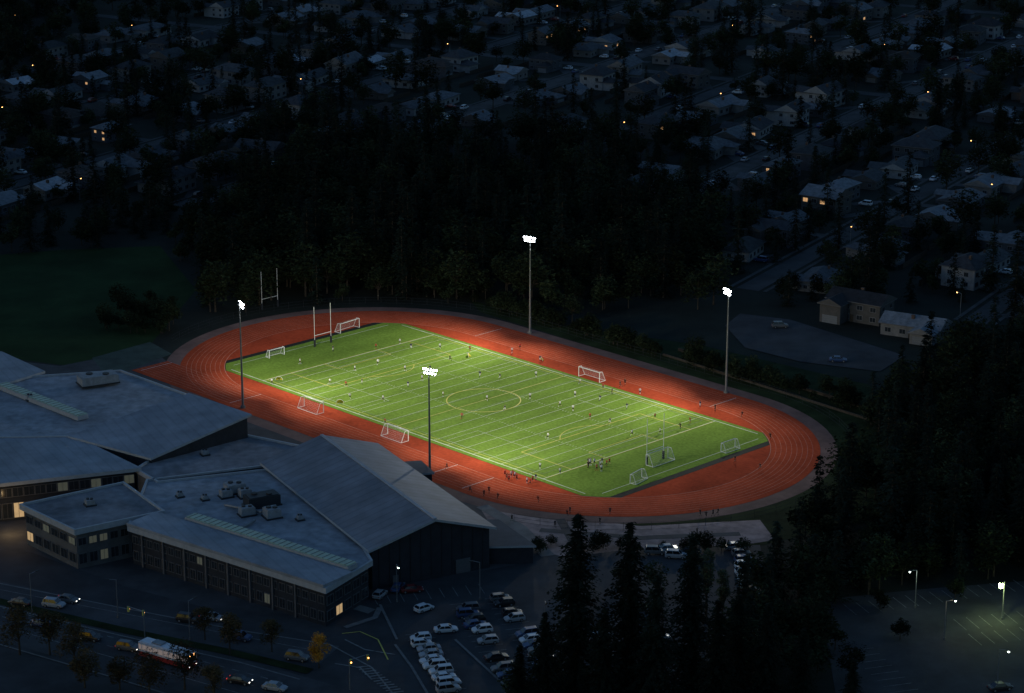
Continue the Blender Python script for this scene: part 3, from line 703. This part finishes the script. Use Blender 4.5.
b.add([Q(-o,L0,el-th),Q(-o,L1,el-th),Q(-o,L1,el),Q(-o,L0,el)],[(0,3,2,1)],'parapet_metal'); b.add([Q(GW+o,L0,er-th),Q(GW+o,L1,er-th),Q(GW+o,L1,er),Q(GW+o,L0,er)],[(0,1,2,3)],'parapet_metal')
b.add([Q(-o,L0,el-th),Q(rm,L0,rt-th),Q(rm,L1,rt-th),Q(-o,L1,el-th)],[(3,2,1,0)],'wall_dark'); b.add([Q(rm,L0,rt-th),Q(GW+o,L0,er-th),Q(GW+o,L1,er-th),Q(rm,L1,rt-th)],[(3,2,1,0)],'wall_dark')
b.box(Q(rm,GL/2,rt+.08),(.7,GL+1.8,.2),'parapet_metal',SANG)
b.obj('gym_roof',parent=sch)
b=MB()
for i in range(11):
    x=1.5+i*2.3; zt=ez+min(x*sl,(GW-x)*sr)-.6; b.box(Q(x,-.06,zt/2+.2),(.12,.12,zt-.4),'dark_metal',SANG)
b.box(Q(20,-.1,1.6),(3.2,.2,3.0),'frame_metal',SANG); b.box(Q(5,-.1,1.2),(1.2,.2,2.2),'frame_metal',SANG)
b.obj('gym_cladding',parent=sch)
a1=G(132,527,8);a2=G(325,588,8);a4=Q(-.4,GL,8);a5=G(150,482,8)
a3=G(368,562,8)
wing=block('classroom_wing',[a1,a2,a3,Q(-.2,8,8),a4,a5],'roof_membrane','wall_dark',.9,.7,True)
windows(a1,a2,4.6,6.2,26,litm='window_dim',litp=.08); windows(a1,a2,1.0,3.0,26,litm='window_dim',litp=.08)
windows(a2,a3,4.2,6.0,5,litm='window_dim',litp=.3); windows(a2,a3,1,3,5,litm='window_lit',litp=.25)
b=MB()
va=Vector(a1);vb=Vector(a2); dd=(vb-va).normalized(); nn=Vector((dd.y,-dd.x,0)); nn=nn if nn.dot(-va)>0 else -nn
rot=math.atan2(dd.y,dd.x); mid=(va+vb)/2; L=(vb-va).length
c=mid-nn*3.2; b.box((c.x,c.y,8.75),(L+1,8.4,.6),'roof_seam_b',rot)
c=mid-nn*9.4+dd*3; b.box((c.x,c.y,8.9),(L*.84,3.0,1.0),'parapet_metal',rot); b.box((c.x,c.y,9.5),(L*.83,2.6,.24),'skylight_glass',rot)
for i in range(30):
    q=c+dd*(L*.83*(-.5+(i+.5)/30)); b.box((q.x,q.y,9.64),(.14,2.6,.06),'frame_metal',rot)
b.obj('skylight_strip',parent=sch)
b=MB()
for i in range(int(L/6)):
    q=va+dd*(3+i*6)+nn*.15; b.box((q.x,q.y,3.6),(.4,.5,7.2),'frame_metal',rot)
b.obj('facade_pilasters',parent=sch)
b=MB()
def unit(u,v,sx,sy,sz,z=8.0,m='hvac_metal',rt=SANG):
    x,y,_=G(u,v,z); b.box((x,y,z+sz/2+.3),(sx,sy,sz),m,rt); b.box((x,y,z+.15),(sx+.5,sy+.5,.3),'dark_metal',rt); b.box((x,y,z+sz+.38),(sx*.9,sy*.9,.16),m,rt)
    for k in(-1,1): b.cyl((x+k*sx*.22,y,z+sz+.46),(x+k*sx*.22,y,z+sz+.75),min(sx,sy)*.18,min(sx,sy)*.18,12,'dark_metal')
unit(235,492,4,3,1.6); unit(226,497,2.4,2,1.2); unit(245,497,2.4,2,1.4); unit(262,505,7,3.6,2.0,m='dark_metal'); unit(272,517,3,3,1.6); unit(247,515,3,2.2,1.4); unit(205,500,1.2,1.2,.6); unit(300,520,1.2,1.2,.6); unit(180,497,1.2,1.2,.6)
b.cyl((G(225,505,8.6)),(G(262,512,8.6)),.35,.35,8,'galvanised'); b.cyl((G(255,520,8.5)),(G(238,530,8.5)),.3,.3,8,'galvanised')
unit(98,383,9,4.5,1.8,9.3,'hvac_metal'); unit(90,505,1.8,1.8,.8,8.5); unit(205,455,1.4,1.4,.7,8); unit(30,400,1.5,1.5,.8,9)
b.obj('rooftop_units',parent=sch)
f1=G(25,506,8.5);f2=G(76,530,8.5);f3=G(160,512,8.5);f4=G(122,485,8.5)
block('library_block',[f1,f2,f3,f4],'roof_gravelled','wall_concrete',.8,.8,True)
windows(f1,f2,5,6.6,6,litm='window_dim',litp=.2); windows(f1,f2,1.2,3.2,6,litm='window_lit',litp=.1); windows(f2,f3,5,6.6,8,litm='window_dim',litp=.1); windows(f2,f3,1.0,3.2,8,litm='window_dim',litp=.1)
c1=G(-110,478,9);c2=G(0,482,9);c3=G(134,467,9);c4=G(70,436,9);c5=G(-110,430,9)
block('west_wing',[c1,c2,c3,c4,c5],'roof_seam_b','wall_dark',1.0,.8)
windows(c1,c2,5.4,7.4,14,litm='window_dim',litp=.5,gap=.08); windows(c1,c2,.6,4.0,14,litm='window_lit',litp=.7,gap=.1)
windows(c2,c3,5.4,7.4,12,litm='window_dim',litp=.4,gap=.08); windows(c2,c3,.6,4.0,12,litm='window_lit',litp=.25,gap=.1)
block('north_wing',[G(-110,385,8.8),G(15,379,8.8),G(120,372,8.8),G(186,396,8.8),G(72,437,8.8),G(-110,440,8.8)],'roof_membrane','wall_concrete',.5,.6,True)
block('art_wing',[G(-60,345,9.5),G(0,352,9.5),G(42,371,9.5),G(0,384,9.5),G(-60,392,9.5)],'roof_seam_b','wall_dark',.6,.6)
block('theatre',[G(73,436,9.4),G(188,394,13.6),G(247,414,13.6),G(151,457,9.4)],'roof_seam_b','wall_dark',.7,.5)
block('link_wing',[G(136,470,8.0),G(155,458,8.0),G(246,436,8.0),G(300,447,8.0),Q(-.3,GL-2,8.0),G(158,483,8.0)],'roof_gravelled','wall_concrete',.2,.5,True)
block('annex',[Q(GW+.2,2,4),Q(GW+9,-2,4),Q(GW+9,14,4),Q(GW+.2,18,4)],'roof_low','wall_dark',.4,.4,False)
block('equipment_store',[G(380,464,4.5),G(392,475,4.5),G(432,472,4.5),G(420,461,4.5)],'roof_low','wall_dark',.4,.4)
b=MB(); k0=Vector(G(2,385,9.6));k1=Vector(G(83,417,9.6)); d=(k1-k0); m_=(k0+k1)/2; rt=math.atan2(d.y,d.x)
b.box((m_.x,m_.y,9.5),(d.length,3,1),'parapet_metal',rt); b.box((m_.x,m_.y,10.1),(d.length-.4,2.6,.2),'skylight_glass',rt)
for i in range(22):
    q=k0.lerp(k1,(i+.5)/22); b.box((q.x,q.y,10.22),(.12,2.6,.06),'frame_metal',rt)
b.obj('skylight_strip',parent=sch)

# ------------------------------------------------------------------ street furniture
def lamp_mesh(h,lens,s=1):
    b=MB(); b.cyl((0,0,0),(0,0,.5),.2,.2,8,'concrete'); b.cyl((0,0,.5),(0,0,h),.1,.06,8,'galvanised'); b.cyl((0,0,h-.05),(1.4,0,h+.15),.05,.04,6,'galvanised')
    b.box((1.7,0,h+.15),(.8,.32,.14),'dark_metal')
    if lens: b.cyl((1.75,0,h+.08),(1.75,0,h-.14*s),.17*s**.6,.12*s**.6,10,lens)
    return b.mesh('street_lamp')
LW,LG,LO,LN=lamp_mesh(8,'lamp_white',1.4),lamp_mesh(8,'lamp_green',5),lamp_mesh(7,'lamp_warm',1.5),lamp_mesh(8,None)
def lamp(u,v,me,e=0,c=(1,1,1),h=8,rot=None):
    x,y,_=G(u,v,0); em=empty('street_lamp',(x,y,0),R.uniform(0,6.28) if rot is None else rot); inst(me,'post',parent=em)
    if e: lighto('bulb','POINT',(1.75,0,h-1.3),e,c,em,.15)
lamp(915,608,LW,180,(.8,1,.8)); lamp(944,640,LW,180,(1,.85,.5)); lamp(1002,620,LG,1300,(.75,1,.4)); lamp(997,690,LW,0)
for u,v in((118,618),(32,612),(190,640),(480,600),(545,640)): lamp(u,v,LN)
for u,v in((405,240),(8,125),(37,82),(960,318),(996,205),(620,140),(300,95),(735,40),(880,60),(130,40),(975,160),(20,30),(560,20),(850,250),(720,110),(250,150),(450,60),(80,200),(930,110)): lamp(u,v,LO,0,h=7)
lamp(350,603,LO,400,(1,.8,.45),7); lamp(397,602,LW)
b=MB(); b.cyl((0,0,0),(0,0,6),.12,.09,8,'galvanised'); b.cyl((0,0,5.8),(4,0,6),.07,.05,6,'galvanised')
for x in(0.2,3.8):
    b.box((x,-.1,5.4),(.36,.3,1.1),'yellow_paint')
    for k,mm in enumerate(('dark_metal','lamp_warm','dark_metal')): b.cyl((x,-.25,5.05+k*.34),(x,-.36,5.05+k*.34),.12,.13,8,mm)
tl=b.mesh('traffic_signal')
for u,v,r in((350,690,.6),(145,640,2.6)): x,y,_=G(u,v); inst(tl,'traffic_signal',(x,y,.05),r)
lighto('entrance_lamp','POINT',G(10,520,3.4),700,(1,.65,.3),None,.3)
b=MB(); P=[F(x,y) for x,y in arc(HS,56,-1.2,math.pi/2,26)+arc(-HS,56,math.pi/2,math.pi*1.15,26)]
for i in range(len(P)-1):
    p=Vector(P[i]);q=Vector(P[i+1]); n_=max(1,int((q-p).length/3))
    for zz in(.15,1.0,1.8): b.cyl((p.x,p.y,zz),(q.x,q.y,zz),.025,.025,4,'dark_metal',False)
    for k in range(n_):
        r=p.lerp(q,k/n_); b.cyl((r.x,r.y,0),(r.x,r.y,1.9),.035,.035,5,'dark_metal',False)
b.obj('chain_link_fence')
b=MB()
for c0,h in((60,.6),(66,.8)):
    p=F(5,c0);q=F(80,c0-4); d=Vector(q)-Vector(p); m_=(Vector(p)+Vector(q))/2; b.box((m_.x,m_.y,h/2),(d.length,.4,h),'bark',math.atan2(d.y,d.x))
b.obj('retaining_wall')

# ------------------------------------------------------------------ sky & sun & camera
w=bpy.data.worlds.new('World'); bpy.context.scene.world=w; w.use_nodes=True; N=w.node_tree.nodes; L=w.node_tree.links
bg=N['Background']; sky=N.new('ShaderNodeTexSky'); sky.sky_type='NISHITA'; sky.sun_disc=False; sky.sun_elevation=math.radians(1.0); sky.sun_rotation=math.radians(250); sky.altitude=200
tint=N.new('ShaderNodeMix'); tint.data_type='RGBA'; tint.blend_type='MULTIPLY'; tint.inputs['Factor'].default_value=1; tint.inputs[7].default_value=(.50,.87,1.5,1)
L.new(sky.outputs[0],tint.inputs[6]); L.new(tint.outputs[2],bg.inputs['Color']); bg.inputs['Strength'].default_value=.28
sun=bpy.data.lights.new('sun','SUN'); sun.energy=.05; sun.angle=math.radians(12); sun.color=(.5,.7,1)
so=bpy.data.objects.new('sun',sun); so.rotation_euler=(math.radians(55),0,math.radians(250)); col.objects.link(so)
cam=bpy.data.cameras.new('camera'); co=bpy.data.objects.new('camera',cam); co.location=(0,0,CH); co.rotation_euler=(math.radians(90)-PIT,0,0)
cam.lens=FPX/1024*36; cam.sensor_width=36; cam.clip_start=1; cam.clip_end=20000; col.objects.link(co)
sc=bpy.context.scene; sc.camera=co; sc.view_settings.view_transform='Standard'; sc.view_settings.look='None'; sc.view_settings.exposure=0
print('trees',n,'houses',len(houses))
